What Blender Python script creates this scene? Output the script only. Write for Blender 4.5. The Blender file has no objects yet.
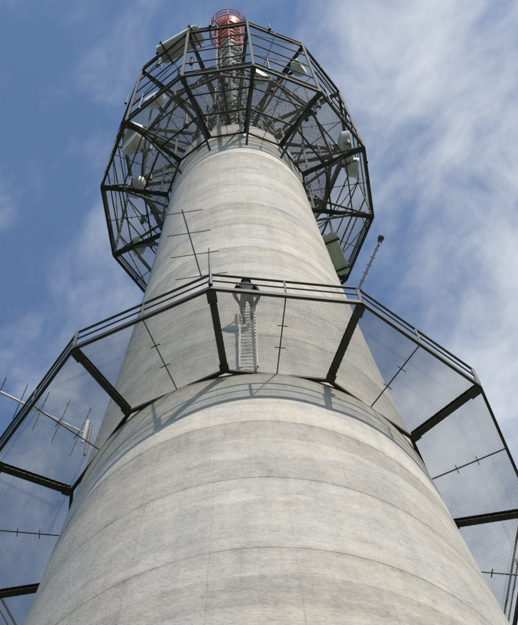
import bpy, bmesh, math, random
from mathutils import Vector, Matrix
random.seed(4)
f=1630.209;th=1.27852;ro=-0.08390;ps=0.03233;D=16.8844;H1=36.0834;ph1=-0.10851;Ri1=4.7044;Ro1=6.7394
H2=74.2758;Ri2=3.2896;Ro2=6.3580;ph2=0.16351;h2=16.0016;ta=2.3359;tb=6.1406;tc=35.9826
CZ=1.6
F_=Vector((math.sin(ps)*math.cos(th),math.cos(ps)*math.cos(th),math.sin(th)))
r0=Vector((math.cos(ps),-math.sin(ps),0));u0=r0.cross(F_)
R_=r0*math.cos(ro)+u0*math.sin(ro);U_=-r0*math.sin(ro)+u0*math.cos(ro)
Z1=H1+CZ;Z2=H2+CZ;Z3=H2+h2+CZ
def link(o,parent=None):
    bpy.context.scene.collection.objects.link(o)
    if parent:o.parent=parent
    return o
def empty(name):
    return link(bpy.data.objects.new(name,None))
def mat(name,col,rough=.6,metal=0,var=.25,scale=3.):
    m=bpy.data.materials.new(name);m.use_nodes=True;nt=m.node_tree;b=nt.nodes['Principled BSDF']
    b.inputs['Roughness'].default_value=rough;b.inputs['Metallic'].default_value=metal
    tc_=nt.nodes.new('ShaderNodeTexCoord');n=nt.nodes.new('ShaderNodeTexNoise');n.inputs['Scale'].default_value=scale;n.inputs['Detail'].default_value=3
    nt.links.new(tc_.outputs['Object'],n.inputs['Vector'])
    rp=nt.nodes.new('ShaderNodeValToRGB');rp.color_ramp.elements[0].position=.3;rp.color_ramp.elements[1].position=.7
    rp.color_ramp.elements[0].color=tuple(c*(1-var) for c in col)+(1,);rp.color_ramp.elements[1].color=tuple(min(1,c*(1+var)) for c in col)+(1,)
    nt.links.new(n.outputs['Fac'],rp.inputs[0]);nt.links.new(rp.outputs[0],b.inputs['Base Color'])
    return m
steel=mat('painted_dark_steel',(.026,.026,.022),.6,0,.5)
galv=mat('galvanised_steel',(.46,.46,.45),.55,.1,.25)
dgalv=mat('weathered_grating_steel',(.22,.22,.215),.6,.1,.3)
white=mat('white_fibreglass',(.68,.69,.68),.5,0,.1)
grey=mat('grey_equipment_paint',(.20,.205,.2),.5,0,.3,1.5)
alu=mat('aluminium',(.42,.43,.42),.45,.3,.15)
redp=mat('red_paint',(.42,.055,.03),.5,0,.25)
dark=mat('black_rod',(.02,.02,.022),.5)
class B:
    def __init__(s):s.v=[];s.f=[]
    def bar(s,p,q,w,h=None,up=(0,0,1)):
        h=h or w;p=Vector(p);q=Vector(q);d=q-p
        if d.length<1e-5:return
        d.normalize();up=Vector(up)
        if abs(d.dot(up))>.95:up=Vector((0,1,0)) if abs(d.y)<.9 else Vector((1,0,0))
        a=d.cross(up).normalized()*w/2;b=d.cross(a).normalized()*h/2;n=len(s.v)
        for c in (p,q):
            for i,j in((-1,-1),(1,-1),(1,1),(-1,1)):s.v.append(c+a*i+b*j)
        s.f+=[(n,n+1,n+5,n+4),(n+1,n+2,n+6,n+5),(n+2,n+3,n+7,n+6),(n+3,n,n+4,n+7),(n+3,n+2,n+1,n),(n+4,n+5,n+6,n+7)]
    def tube(s,p,q,r,r2=None,k=8):
        r2=r if r2 is None else r2
        p=Vector(p);q=Vector(q);d=(q-p).normalized();up=Vector((0,0,1)) if abs(d.z)<.9 else Vector((1,0,0))
        a=d.cross(up).normalized();b=d.cross(a);n=len(s.v)
        for c,rr in((p,r),(q,r2)):
            for i in range(k):
                t=2*math.pi*i/k;s.v.append(c+(a*math.cos(t)+b*math.sin(t))*rr)
        for i in range(k):
            j=(i+1)%k;s.f.append((n+i,n+j,n+k+j,n+k+i))
        s.f.append(tuple(n+i for i in reversed(range(k))));s.f.append(tuple(n+k+i for i in range(k)))
    def lathe(s,p,d,prof,k=20):
        p=Vector(p);d=Vector(d).normalized();up=Vector((0,0,1)) if abs(d.z)<.9 else Vector((1,0,0))
        a=d.cross(up).normalized();b=d.cross(a);n=len(s.v)
        for t_,rr in prof:
            for i in range(k):
                t=2*math.pi*i/k;s.v.append(p+d*t_+(a*math.cos(t)+b*math.sin(t))*rr)
        for m_ in range(len(prof)-1):
            for i in range(k):
                j=(i+1)%k;o=n+m_*k;s.f.append((o+i,o+j,o+k+j,o+k+i))
    def ibeam(s,p,q,w,h):
        z=Vector((0,0,1));p=Vector(p);q=Vector(q);t=.02
        s.bar(p+z*(h/2-t/2),q+z*(h/2-t/2),w,t);s.bar(p-z*(h/2-t/2),q-z*(h/2-t/2),w,t);s.bar(p,q,.02,h-2*t-.002)
    def obj(s,name,m,parent=None,smooth=False):
        me=bpy.data.meshes.new(name);me.from_pydata([tuple(v) for v in s.v],[],s.f);me.materials.append(m)
        if smooth:
            for f_ in me.polygons:f_.use_smooth=True
        me.validate();me.update();return link(bpy.data.objects.new(name,me),parent)
def pol(R,a,z):return Vector((R*math.sin(a),-R*math.cos(a),z))
def rad(z):return ta+tb*math.exp(-(z-CZ)/tc)
# ================= tower shaft =================
tower=empty('telecommunication_tower')
ZT=Z2+3.2
vs=[];fs=[];NS=160
zs=[i*1.0 for i in range(int(ZT)+1)]+[ZT]
for z in zs:
    for i in range(NS):
        a=2*math.pi*i/NS;vs.append((rad(z)*math.cos(a),rad(z)*math.sin(a),z))
for j in range(len(zs)-1):
    for i in range(NS):
        k=(i+1)%NS;fs.append((j*NS+i,j*NS+k,(j+1)*NS+k,(j+1)*NS+i))
fs.append(tuple((len(zs)-1)*NS+i for i in range(NS)))
me=bpy.data.meshes.new('shaft');me.from_pydata(vs,[],fs)
for f_ in me.polygons[:-1]:f_.use_smooth=True
shaft=link(bpy.data.objects.new('concrete_shaft',me),tower)
m=bpy.data.materials.new('board_marked_concrete');m.use_nodes=True;nt=m.node_tree;N=nt.nodes;bs=N['Principled BSDF'];bs.inputs['Roughness'].default_value=.88
def nd(t,**k):
    n=N.new(t)
    for a_,b_ in k.items():setattr(n,a_,b_)
    return n
def mth(op,a,b=None,c=None):
    n=N.new('ShaderNodeMath');n.operation=op
    for i,x in enumerate((a,b,c)):
        if x is None:continue
        if isinstance(x,(int,float)):n.inputs[i].default_value=x
        else:nt.links.new(x,n.inputs[i])
    return n.outputs[0]
def comb(x,y,z):
    n=nd('ShaderNodeCombineXYZ')
    for i,v in enumerate((x,y,z)):
        if isinstance(v,(int,float)):n.inputs[i].default_value=v
        else:nt.links.new(v,n.inputs[i])
    return n.outputs[0]
def noise(vec,sc,det=6,rough=.6):
    n=nd('ShaderNodeTexNoise');n.inputs['Scale'].default_value=sc;n.inputs['Detail'].default_value=det;n.inputs['Roughness'].default_value=rough
    nt.links.new(vec,n.inputs['Vector']);return n.outputs['Fac']
def white_n(vec):
    n=nd('ShaderNodeTexWhiteNoise');nt.links.new(vec,n.inputs['Vector']);return n.outputs['Value']
def add(a,b):return mth('ADD',a,b)
def mul(a,b):return mth('MULTIPLY',a,b)
def cen(x,k):return mth('MULTIPLY',mth('SUBTRACT',x,.5),k)
def sstep(x,a,b):
    n=nd('ShaderNodeMapRange',interpolation_type='SMOOTHSTEP');nt.links.new(x,n.inputs[0]);n.inputs[1].default_value=a;n.inputs[2].default_value=b;return n.outputs[0]
tcn=nd('ShaderNodeTexCoord');OB=tcn.outputs['Object'];sep=nd('ShaderNodeSeparateXYZ');nt.links.new(OB,sep.inputs[0])
ang=mth('ARCTAN2',sep.outputs[0],mth('MULTIPLY',sep.outputs[1],-1.0));zz=sep.outputs[2]
LIFT=3.75
big=noise(OB,.3,3);mid=noise(OB,1.5,5,.75);fine=noise(OB,13,3,.75)
zl=mth('DIVIDE',zz,LIFT);zlw=add(zl,cen(mid,.02));lift=mth('FLOOR',zlw)
frl=mth('FRACT',zlw)
jd=mth('ABSOLUTE',mth('SUBTRACT',mth('FRACT',add(zlw,.5)),.5))
joint=mth('MULTIPLY',mth('LESS_THAN',jd,.006),sstep(big,.3,.5))
soft=mth('SUBTRACT',1.0,mth('MINIMUM',mth('DIVIDE',jd,.08),1.0))
z3=mth('MULTIPLY',zl,3.0);sub=mth('FRACT',z3);subj=mth('MULTIPLY',mth('LESS_THAN',mth('ABSOLUTE',mth('SUBTRACT',sub,.5)),.012),sstep(mid,.42,.6))
ana=add(mth('MULTIPLY',ang,24/(2*math.pi)),white_n(comb(lift,3,1)));pn=mth('FLOOR',ana);pf=mth('ABSOLUTE',mth('SUBTRACT',mth('FRACT',ana),.5))
vj=mth('MULTIPLY',mth('GREATER_THAN',pf,.494),sstep(mid,.4,.62))
tone=white_n(comb(lift,7,2));ptone=white_n(comb(lift,pn,5));stone=white_n(comb(mth('FLOOR',z3),3,9))
streak=noise(comb(mth('MULTIPLY',ang,11.0),0,mth('MULTIPLY',zz,.12)),1.3,5,.68)
bands=noise(comb(mth('MULTIPLY',ang,.8),0,mth('MULTIPLY',zz,1.8)),1.2,5,.68)
val=add(cen(tone,.12),.395)
for x,k in((ptone,.04),(stone,.075),(big,.20),(mid,.30),(fine,.28),(streak,.22),(bands,.22)):val=add(val,cen(x,k))
val=add(val,mul(sstep(noise(OB,5,2,.5),.62,.74),-.07))
val=add(val,mul(sstep(noise(comb(mul(ang,3.0),0,mul(zz,.9)),1.4,2,.5),.62,.66),.05))
run=mul(sstep(frl,.45,1.0),sstep(noise(comb(mul(ang,16.0),lift,mul(zz,.2)),1.0,3,.6),.48,.68))
val=add(val,mul(run,-.05))
val=add(val,mul(joint,-.15));val=add(val,mul(soft,-.04));val=add(val,mul(subj,-.05));val=add(val,mul(vj,-.10))
mx=nd('ShaderNodeMix',data_type='RGBA');nt.links.new(sstep(add(big,cen(streak,.6)),.35,.68),mx.inputs[0]);mx.inputs[6].default_value=(1.0,.95,.87,1);mx.inputs[7].default_value=(1.0,.90,.77,1)
vm=nd('ShaderNodeVectorMath',operation='SCALE');nt.links.new(mx.outputs[2],vm.inputs[0]);nt.links.new(val,vm.inputs['Scale']);nt.links.new(vm.outputs[0],bs.inputs['Base Color'])
bp=nd('ShaderNodeBump');bp.inputs['Strength'].default_value=.55;bp.inputs['Distance'].default_value=.03
nt.links.new(add(mth('MULTIPLY',joint,-.8),cen(fine,.9)),bp.inputs['Height']);nt.links.new(bp.outputs[0],bs.inputs['Normal'])
me.materials.append(m)
# ================= platforms =================
def platform(nm,Ri,Ro,ph,z,pitch=.06,ww=.009,bw=.16,rail=1.1,mid=True,gm=None,rw=1.,ob=.07):
    st=B();gr=B();ra=B();t15=math.tan(math.radians(15));c15=math.cos(math.radians(15))
    for k in range(12):
        a=ph+k*math.pi/6;a2=a+math.pi/6
        st.ibeam(pol(Ri+.05,a,z-.11),pol(Ro-.07,a,z-.11),bw,.20)
        st.bar(pol(Ro,a,z-.1),pol(Ro,a2,z-.1),ob,.2)
        st.bar(pol(Ri,a,z-.06),pol(Ri,a2,z-.06),.08,.12)
        # splice plates and bolts at the corner connections
        st.bar(pol(Ro-.32,a,z-.225),pol(Ro-.02,a,z-.225),bw+.07,.012)
        st.bar(pol(Ri+.02,a,z-.225),pol(Ri+.22,a,z-.225),bw+.06,.012)
        am=(a+a2)/2;n=pol(1,am,0);t=Vector((math.cos(am),math.sin(am),0))
        ai=Ri*c15;ao=Ro*c15;hw=ao*t15
        if mid:
            st.bar(n*(ai)+Vector((0,0,z-.03)),n*ao+Vector((0,0,z-.03)),.022*rw,.04)
            for q in (.35,.62):
                c=n*(ai+(ao-ai)*q)+Vector((0,0,z-.05));st.bar(c-t*.12,c+t*.12,.02)
        x=ai+pitch
        while x<ao-.02:
            w_=x*t15;gr.bar(n*x-t*w_+Vector((0,0,z+.003)),n*x+t*w_+Vector((0,0,z+.003)),ww,ww*.8);x+=pitch
        s_=-hw+pitch/2
        while s_<hw:
            lo=max(ai,abs(s_)/t15);
            if lo<ao-.02:gr.bar(n*lo+t*s_+Vector((0,0,z+.012)),n*ao+t*s_+Vector((0,0,z+.012)),ww,ww*.8)
            s_+=pitch
        if rail:
            ra.bar(pol(Ro,a,z+.02),pol(Ro,a,z+rail),.07*rw,.07*rw)
            mp=(pol(Ro,a,0)+pol(Ro,a2,0))/2
            ra.bar(mp+Vector((0,0,z+.02)),mp+Vector((0,0,z+rail)),.045*rw)
            ra.bar(pol(Ro,a,z+rail),pol(Ro,a2,z+rail),.055*rw,.045*rw)
            ra.bar(pol(Ro,a,z+rail*.52),pol(Ro,a2,z+rail*.52),.035*rw,.035*rw)
    st.obj(nm+'_beams',steel,tower);gr.obj(nm+'_grating',gm or galv,tower)
    if rail:ra.obj(nm+'_railing',steel,tower)
platform('lower_platform',Ri1,Ro1,ph1,Z1,pitch=.038,ww=.0068)
platform('upper_platform',Ri2,Ro2,ph2,Z2,pitch=.062,ww=.010,bw=.19,gm=dgalv,rw=1.4,ob=.11)
platform('middle_gallery',2.3,4.9,ph2+.26,Z2+7,pitch=.09,ww=.014,bw=.16,mid=False,gm=dgalv,rw=1.4,ob=.11)
platform('top_platform',1.5,Ro2,ph2,Z3,pitch=.08,ww=.011,bw=.18,gm=dgalv,rw=1.5,ob=.12)
cg=B();cgg=B()
for k in range(12):
    a=ph2+k*math.pi/6;a2=a+math.pi/6
    cg.bar(pol(Ro2,a,Z2),pol(Ro2,a,Z3-.2),.12)
    for i in range(4):
        za=Z2+i*4;zb=za+4
        if (k+i)%2:cg.bar(pol(Ro2,a,za),pol(Ro2,a2,zb),.04)
        if i:cg.bar(pol(Ro2,a,za),pol(Ro2,a2,za),.06)
    cg.bar(pol(rad(Z2+3)-.02,a,Z2+3),pol(Ro2,a,Z2+.1),.10)
    cg.bar(pol(4.4,a,Z2-.1),pol(4.4,a2,Z2-.1),.08)
    cg.bar(pol(5.4,a,Z2-.1),pol(5.4,a2,Z2-.1),.06)
    cg.bar(pol(3.9,a,Z3-.1),pol(3.9,a2,Z3-.1),.09)
    cg.bar(pol(1.5,a,Z3-4),pol(Ro2-.2,a,Z3-.25),.11)
    cg.bar(pol(2.3,a,Z2+3.2),pol(2.3,a,Z3-.2),.13)
    cg.bar(pol(3.6,a,Z2+.1),pol(3.6,a,Z2+6.9),.10)
    cg.bar(pol(4.9,a+.26,Z2+7),pol(4.9,a+.26,Z3-.2),.09)
    for i in range(6):
        z=Z2+3.3+i*2.05
        cgg.bar(pol(2.3,a,z),pol(2.3,a2,z+2),.07);cgg.bar(pol(2.3,a,z),pol(2.3,a2,z),.08)
    cg.bar(pol(rad(Z2)+.05,a,Z2-2.6),pol(Ro2-1.0,a,Z2-.2),.10)
cg.obj('upper_cage_frame',steel,tower);cgg.obj('lattice_core',steel,tower)
co_=B();co_.tube((0,0,ZT),(0,0,Z3+5),.8,.7,24)
for k in range(18):
    a=random.random()*6.28;r=random.uniform(1.0,2.0);z=random.uniform(ZT,Z3-4);co_.tube(pol(r,a,z),pol(r,a,z+random.uniform(2,6)),.05+random.random()*.1)
co_.obj('equipment_core',grey,tower,True)
cb=B()
for k in range(9):
    a=k*.7;r=1.7;z=Z2+3.3+(k*2.3)%9;t=Vector((math.cos(a),math.sin(a),0));c=pol(r-.1,a,z);cb.bar(c,c+Vector((0,0,1.6)),.7,.4,up=t)
cb.obj('equipment_cabinets',grey,tower)
ms=B();mw=B();mg=B()
def lattice(b,za,zb,r,n=6,w=.09,st_=2.0):
    z=za
    while z<zb-.1:
        for k in range(n):
            a=k*2*math.pi/n;a2=(k+1)*2*math.pi/n
            b.bar(pol(r,a,z),pol(r,a,z+st_),w);b.bar(pol(r,a,z),pol(r,a2,z),w);b.bar(pol(r,a,z),pol(r,a2,z+st_),w*.6)
        z+=st_
lattice(mg,Z3,126.0,1.12,w=.11,st_=2.8);mg.tube((0,0,Z3+5),(0,0,126.2),.45,.45,12);mg.obj('lower_mast_lattice',grey,tower)
lattice(ms,126.2,139.6,1.1,w=.14,st_=2.2)
mw.tube((0,0,126.2),(0,0,131),.7,.7,16);mw.tube((0,0,134),(0,0,137),.7,.7,16)
mw.obj('white_mast_band',white,tower,True)
ms.tube((0,0,131.01),(0,0,133.99),.7,.7,16)
ms.obj('red_mast',redp,tower)
dm=B();dm.lathe((0,0,139.5),(0,0,1),[(0,.0),(0,.7),(.6,1.05),(1.6,1.25),(2.8,1.25),(3.9,1.05),(4.8,.6),(5.1,.01)],28)
dm.obj('mast_radome',mat('faded_red_radome',(.5,.13,.09),.35,0,.1),tower,True)
rg=B()
for z in(139.,141,143.):
    for k in range(24):
        a=k*math.pi/12;rg.bar(pol(1.62,a,z),pol(1.62,a+math.pi/12,z),.07)
for k in range(8):
    a=k*math.pi/4;rg.bar(pol(1.62,a,139),pol(1.62,a,143),.06);rg.bar(pol(.9,a,139),pol(1.62,a,139),.07)
rg.obj('mast_top_gallery',redp,tower)
# ============ antennas ============
def cabinet(name,p,L,w,h,ax,m=white):
    e=empty(name);bm=bmesh.new();bmesh.ops.create_cube(bm,size=1)
    ax=Vector(ax).normalized();sd=Vector((0,0,1)).cross(ax).normalized();up=ax.cross(sd)
    M=Matrix((ax,sd,up)).transposed().to_4x4();M.translation=Vector(p)
    bmesh.ops.transform(bm,matrix=Matrix.Diagonal((L,w,h,1)),verts=bm.verts);bmesh.ops.bevel(bm,geom=bm.edges[:],offset=.08,segments=2,affect='EDGES')
    bmesh.ops.transform(bm,matrix=M,verts=bm.verts);me=bpy.data.meshes.new('housing');bm.to_mesh(me);bm.free();me.materials.append(m);link(bpy.data.objects.new('housing',me),e)
    c=B();p=Vector(p)
    for q in(-.35,.35):
        c.bar(p+ax*L*q+up*(-h/2-.05)-sd*w*.7,p+ax*L*q+up*(-h/2-.05)+sd*w*.7,.08);c.bar(p+ax*L*q-sd*(w/2+.03),p+ax*L*q-sd*(w/2+.03)+up*(h/2+.5),.06)
    c.obj('support_brackets',steel,e)
def panel(p,a,h=2.2,w=.3,m=None):
    e=empty('panel_antenna');b=B();p=Vector(p)
    n=pol(1,a,0);t=Vector((math.cos(a),math.sin(a),0));z=Vector((0,0,1))
    prof=[(-.5,0),(-.5,.6),(-.32,1),(.32,1),(.5,.6),(.5,0)];n0=len(b.v)
    for zz_,k in((-h/2,.9),(-h/2+.06,1),(h/2-.06,1),(h/2,.9)):
        for x,y in prof:b.v.append(p+t*x*w*k+n*(.05+y*.14*k)+z*zz_)
    for j in range(3):
        for i in range(6):
            i2=(i+1)%6;b.f.append((n0+j*6+i,n0+j*6+i2,n0+j*6+6+i2,n0+j*6+6+i))
    b.f.append(tuple(n0+i for i in range(5,-1,-1)));b.f.append(tuple(n0+18+i for i in range(6)))
    b.obj('radome',m or grey,e)
    c=B();c.tube(p-n*.1-z*(h/2+.3),p-n*.1+z*(h/2+.3),.035)
    for q in(-.35,.35):c.bar(p-n*.1+z*h*q,p+n*.05+z*h*q,.06)
    c.obj('mount_pole',steel,e)
def dish(p,d,r=.6,depth=.5,m=None):
    e=empty('dish_antenna');b=B();b.lathe(p,d,[(-.28,.01),(-.2,r*.5),(0,r*.98),(.02,r),(depth,r),(depth+.01,r*.96),(depth+.06,.01)],28);b.obj('drum',m or white,e)
    c=B();d=Vector(d).normalized();q=Vector(p)-d*.55;c.tube(Vector(p)-d*.2,q,.09);c.tube(q-Vector((0,0,1)),q+Vector((0,0,1)),.06);c.bar(q-Vector((0,0,.5)),Vector(p)-d*.1,.05);c.obj('mount',steel,e)
def whip(p,q,r=.03,m=None):
    e=empty('whip_antenna');b=B();p=Vector(p);q=Vector(q);b.tube(p,q,r,r*.6);b.obj('rod',m or dark,e);c=B();c.tube(p,p+(q-p)*.12,r*1.5);c.obj('base',steel,e)
def yagi(p,q,el,n,m=dark,boomr=.018,bm_=None,elr=.009,tap=.2):
    e=empty('yagi_antenna');b=B();p=Vector(p);q=Vector(q);el=Vector(el);b.tube(p,q,boomr);b.obj('boom',bm_ or m,e)
    c=B()
    for i in range(n):
        k=i/(n-1);o=p.lerp(q,.04+.92*k);L=el*(1-tap*k);c.tube(o-L/2,o+L/2,elr)
    c.obj('elements',m,e)
    return e
V0=pol(Ro1,ph1,Z1);V1=pol(Ro1,ph1+math.pi/6,Z1)
yagi((-.95,-6.55,Z1+1.3),(-1.38,-7.85,Z1+3.05),(1.25,-.12,.0),4,elr=.010)
whip(V0+Vector((.0,-.05,0)),V0+Vector((-.05,-.08,3.3)),.035)
yagi(V1+Vector((0,0,.9)),(3.42,-6.98,Z1+2.4),(.14,.09,.1),7,boomr=.028)
fl=empty('floodlight');b=B();b.lathe((3.42,-6.98,Z1+2.45),(.3,-.4,.6),[(-.08,.02),(-.06,.05),(.05,.08),(.09,.08),(.091,.01)],14);b.obj('lamp_head',dark,fl);b=B();b.tube((3.36,-6.9,Z1+2.2),(3.42,-6.98,Z1+2.42),.02);b.obj('bracket',steel,fl)
e_=yagi((-4.05,-2.72,Z1+1.5),(-6.6,-4.26,Z1+1.5),(.6,-1.15,.25),6,boomr=.036,bm_=white,elr=.010,tap=.5)
b=B();b.tube((-4.1,-2.6,Z1+1.2),(-4.0,-2.9,Z1+1.9),.05);b.obj('clamp',white,e_)
b=B();b.tube((-3.95,-2.7,Z1+.1),(-3.95,-2.7,Z1+2.2),.04);b.obj('mount_pole',steel,e_)
for k in range(12):
    a=ph2+k*math.pi/6
    for zc_ in (Z2+2.2,Z2+6.5,Z3-2):
        if random.random()<.3:
            panel(pol(random.choice((Ro2-.3,5.0))+random.uniform(-.5,.05),a+random.uniform(-.2,.2),zc_+random.uniform(-.6,.6)),a+random.uniform(-.3,.3),random.choice((1.4,2,2.4)),random.choice((.2,.26)),random.choice((grey,grey,steel,steel)))
    if random.random()<.8:whip(pol(Ro2-.1,a+.12,Z2+.2),pol(Ro2-.1,a+.12,Z2+3.5+random.random()*2),.05)
    if random.random()<.8:whip(pol(4.4,a+.3,Z2+7),pol(4.4,a+.3,Z2+12),.08)
    if random.random()<.8:whip(pol(3.4,a+.1,Z2+7),pol(3.5,a+.1,Z2+13),.10)
    if random.random()<.5:whip(pol(Ro2,a+.2,Z3),pol(Ro2,a+.2,Z3+3),.05)
for r_,a,z,rr in((5.5,1.2,Z2+2.2,.62),(5.6,1.5,Z2+4.6,.5),(5.3,-1.05,Z2+1.2,.62),(5.6,-.7,Z2+3.2,.5),(4.6,-1.45,Z2+1.4,.55),(4.4,.3,Z2+9.5,.5),(5.2,.75,Z3-1.2,.5),(5.2,-2.0,Z2+1.2,.45)):
    dish(pol(r_,a,z),pol(1,a+.25,-.05),rr,.4)
cabinet('microwave_antenna_housing',(-2.75,-5.25,Z3+.9),2.6,1.05,.8,(.86,-.42,.15))
cabinet('equipment_housing',(4.45,2.55,Z2-.8),2.1,.6,.4,(.35,1,.1))
cabinet('equipment_housing',(-5.0,-2.4,Z2+4.5),1.5,.7,.5,(-.4,.9,.1))
cabinet('equipment_housing',(5.35,-1.1,Z2+4.5),1.3,.6,.5,(.35,.9,.1))
# ============ ladder and climber ============
def lady(z):return -4.70+(z-Z1)*.037
lx=lambda z:.05+(z-Z1)*.012
lad=empty('ladder');b=B()
for s in(-.21,.21):b.bar((lx(Z1)+s,lady(Z1),Z1+.04),(lx(Z1+6.2)+s,lady(Z1+6.2),Z1+6.2),.04,.06)
zf=Z1+4.0
i=-13
while zf+i*.3<Z1+6.1:
    z=zf+i*.3-.02;b.tube((lx(z)-.21,lady(z),z),(lx(z)+.21,lady(z),z),.015);i+=1
b.obj('rails_and_rungs',alu,lad)
b=B()
for z in(Z1+1,Z1+3,Z1+5):
    for s in(-.21,.21):b.bar((lx(z)+s,lady(z),z),(lx(z)+s,-rad(z)+.03,z),.03)
b.obj('wall_brackets',steel,lad)
def person():
    P=[];RD=[];E=[];LB=[]
    def v(x,y,z,r,lab,par=None):
        P.append((x,y,z));RD.append(r);LB.append(lab)
        if par is not None:E.append((par,len(P)-1))
        return len(P)-1
    pel=v(0,-.44,.88,.14,'t');sp=v(0,-.53,1.06,.145,'j',pel);ch=v(0,-.59,1.28,.175,'j',sp);nb=v(0,-.60,1.43,.08,'j',ch);nk=v(0,-.61,1.48,.052,'s',nb)
    HY=-.64
    hd=v(0,HY,1.57,.086,'s',nk);v(0,HY+.01,1.66,.07,'h',hd);v(0,HY+.095,1.565,.014,'s',hd)
    for s in(-1,1):v(s*.092,HY,1.57,.016,'s',hd)
    for s,dz,kn in((-1,0,(.13,-.2,.47)),(1,.3,(.16,-.14,.70))):
        hp=v(s*.09,-.42,.83,.10,'t',pel);k=v(s*kn[0],kn[1],kn[2],.068,'t',hp);c=v(s*.125,-.17,(kn[2]+.1+dz)/2+.05,.06,'t',k);an=v(s*.105,-.13,.1+dz,.043,'t',c);hl=v(s*.105,-.13,.045+dz,.045,'b',an);v(s*.105,.05,.035+dz,.04,'b',hl)
    for s,el,wr,hz in((-1,(.33,-.42,1.24),(.2,-.11,1.42),1.48),(1,(.35,-.44,1.10),(.2,-.11,1.13),1.18)):
        sh=v(s*.2,-.58,1.37,.085,'j',ch);e=v(s*el[0],el[1],el[2],.062,'j',sh);w=v(s*wr[0],wr[1],wr[2],.036,'j',e);pm=v(s*.18,-.055,hz-.02,.034,'s',w)
        for i,l in enumerate((.9,1.,.95,.75)):
            x=s*(.18-.033+.022*i);a1=v(x,-.02,hz+.02,.009,'s',pm);a2=v(x,.025*l,hz+.012,.0085,'s',a1);v(x,.03*l,hz-.018*l,.008,'s',a2)
        t1=v(s*.15,-.035,hz-.035,.011,'s',pm);v(s*.145,.0,hz-.04,.009,'s',t1)
    me=bpy.data.meshes.new('b');me.from_pydata(P,E,[]);o=bpy.data.objects.new('b',me);link(o)
    md=o.modifiers.new('s','SKIN')
    for i,d in enumerate(me.skin_vertices[0].data):d.radius=(RD[i],RD[i]*(.8 if LB[i]=='j' and i<4 else 1));d.use_root=(i==0)
    sb=o.modifiers.new('d','SUBSURF');sb.levels=2
    dg=bpy.context.evaluated_depsgraph_get();m2=bpy.data.meshes.new_from_object(o.evaluated_get(dg));bpy.data.objects.remove(o)
    mats={'t':mat('grey_trousers',(.05,.05,.052),.9),'j':mat('dark_jacket',(.018,.022,.02),.85),'s':mat('skin',(.45,.27,.19),.6,0,.08),'h':mat('green_helmet',(.04,.25,.07),.4,0,.1),'b':mat('boots',(.03,.025,.02),.7)}
    keys=list(mats);m2.materials.clear()
    for k in keys:m2.materials.append(mats[k])
    PV=[Vector(p) for p in P]
    for pg in m2.polygons:
        c=pg.center;j=min(range(len(PV)),key=lambda q:(PV[q]-c).length-RD[q]*.5);pg.material_index=keys.index(LB[j]);pg.use_smooth=True
    e=empty('climbing_worker');e.location=(lx(zf),lady(zf)-.02,zf)
    m2.name='body';link(bpy.data.objects.new('body',m2),e)
    b=B();b.lathe((0,HY,1.58),(0,-.2,1),[(0,.135),(.012,.14),(.02,.118),(.06,.11),(.10,.085),(.125,.045),(.132,.002)],20);b.obj('helmet',mats['h'],e,True)
    b=B()
    for s in(-.032,.032):b.tube((s,HY+.075,1.59),(s,HY+.087,1.59),.011)
    b.obj('eyes',dark,e)
    b=B();b.lathe((0,-.47,.95),(0,-.3,1),[(0,.155),(.06,.158)],20)
    for s in(-.14,.14):b.tube((s,-.47,.93),(s*1.1,-.42,.72),.025)
    b.tube((.2,-.5,.9),(.22,-.52,.70),.05);b.obj('tool_harness',mat('harness_webbing',(.05,.14,.06),.8),e)
person()
# ============ ground, world, sun, camera ============
g=B();g.v=[Vector(v) for v in((-1500,-1500,0),(1500,-1500,0),(1500,1500,0),(-1500,1500,0))];g.f=[(0,1,2,3)]
g.obj('ground',mat('grass_ground',(.07,.085,.04),.95,0,.4,.3))
SAZ=math.radians(28);SEL=math.radians(46)
sd_=Vector((math.sin(SAZ)*math.cos(SEL),-math.cos(SAZ)*math.cos(SEL),math.sin(SEL)))
sl=bpy.data.lights.new('sun','SUN');sl.energy=4.7;sl.angle=math.radians(.5);sl.color=(1,.93,.84)
so=link(bpy.data.objects.new('sun',sl));so.rotation_euler=sd_.to_track_quat('Z','Y').to_euler()
w=bpy.data.worlds.new('World');bpy.context.scene.world=w;w.use_nodes=True;nt=w.node_tree;N=nt.nodes;bg=N['Background'];bg.inputs[1].default_value=.1
sky=nd('ShaderNodeTexSky',sky_type='NISHITA');sky.sun_disc=False;sky.sun_elevation=SEL;sky.sun_rotation=math.atan2(sd_.x,sd_.y)
tint=nd('ShaderNodeMix',data_type='RGBA',blend_type='MULTIPLY');tint.inputs[0].default_value=1;nt.links.new(sky.outputs[0],tint.inputs[6]);tint.inputs[7].default_value=(.95,1.25,1.5,1)
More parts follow.
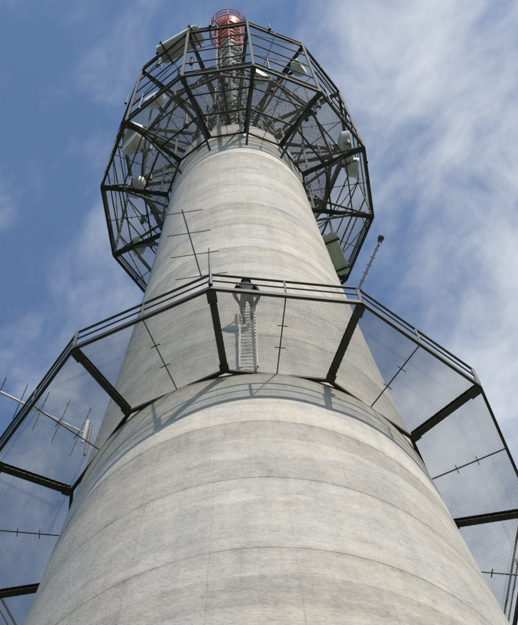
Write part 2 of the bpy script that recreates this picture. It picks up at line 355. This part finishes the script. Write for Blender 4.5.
tcn=nd('ShaderNodeTexCoord');sep=nd('ShaderNodeSeparateXYZ');nt.links.new(tcn.outputs['Generated'],sep.inputs[0])
zc=mth('MAXIMUM',sep.outputs[2],.08);u=mth('DIVIDE',sep.outputs[0],zc);vv=mth('DIVIDE',sep.outputs[1],zc)
pv=comb(add(mth('MULTIPLY',u,1.0),mth('MULTIPLY',vv,.3)),mul(vv,.85),0)
wrp=nd('ShaderNodeTexNoise');wrp.inputs['Scale'].default_value=9;wrp.inputs['Detail'].default_value=2;nt.links.new(pv,wrp.inputs['Vector'])
wv=nd('ShaderNodeVectorMath',operation='MULTIPLY_ADD');nt.links.new(wrp.outputs['Color'],wv.inputs[0]);wv.inputs[1].default_value=(.07,.07,0);nt.links.new(pv,wv.inputs[2])
n1=noise(wv.outputs[0],12,7,.6);n2=noise(pv,6,2,.5)
bias=mth('MULTIPLY',mth('SMOOTH_MIN',add(u,mth('MULTIPLY',vv,.35)),.2,.1),2.1)
cf=add(add(cen(n1,2.0),cen(n2,1.2)),bias)
mr=nd('ShaderNodeMapRange',interpolation_type='SMOOTHSTEP');nt.links.new(cf,mr.inputs[0]);mr.inputs[1].default_value=-.25;mr.inputs[2].default_value=.95;mr.inputs[3].default_value=.04;mr.inputs[4].default_value=.95
mx=nd('ShaderNodeMix',data_type='RGBA');nt.links.new(mr.outputs[0],mx.inputs[0]);nt.links.new(tint.outputs[2],mx.inputs[6]);mx.inputs[7].default_value=(7.2,7.6,8.1,1)
nt.links.new(mx.outputs[2],bg.inputs[0])
cam=bpy.data.cameras.new('camera');co=link(bpy.data.objects.new('camera',cam));cam.sensor_fit='HORIZONTAL';cam.sensor_width=36;cam.lens=36*f/518;cam.clip_end=5000
co.matrix_world=Matrix(((R_[0],U_[0],-F_[0],0),(R_[1],U_[1],-F_[1],-D),(R_[2],U_[2],-F_[2],CZ),(0,0,0,1)))
sc=bpy.context.scene;sc.camera=co;sc.view_settings.view_transform='Standard';sc.view_settings.look='None'
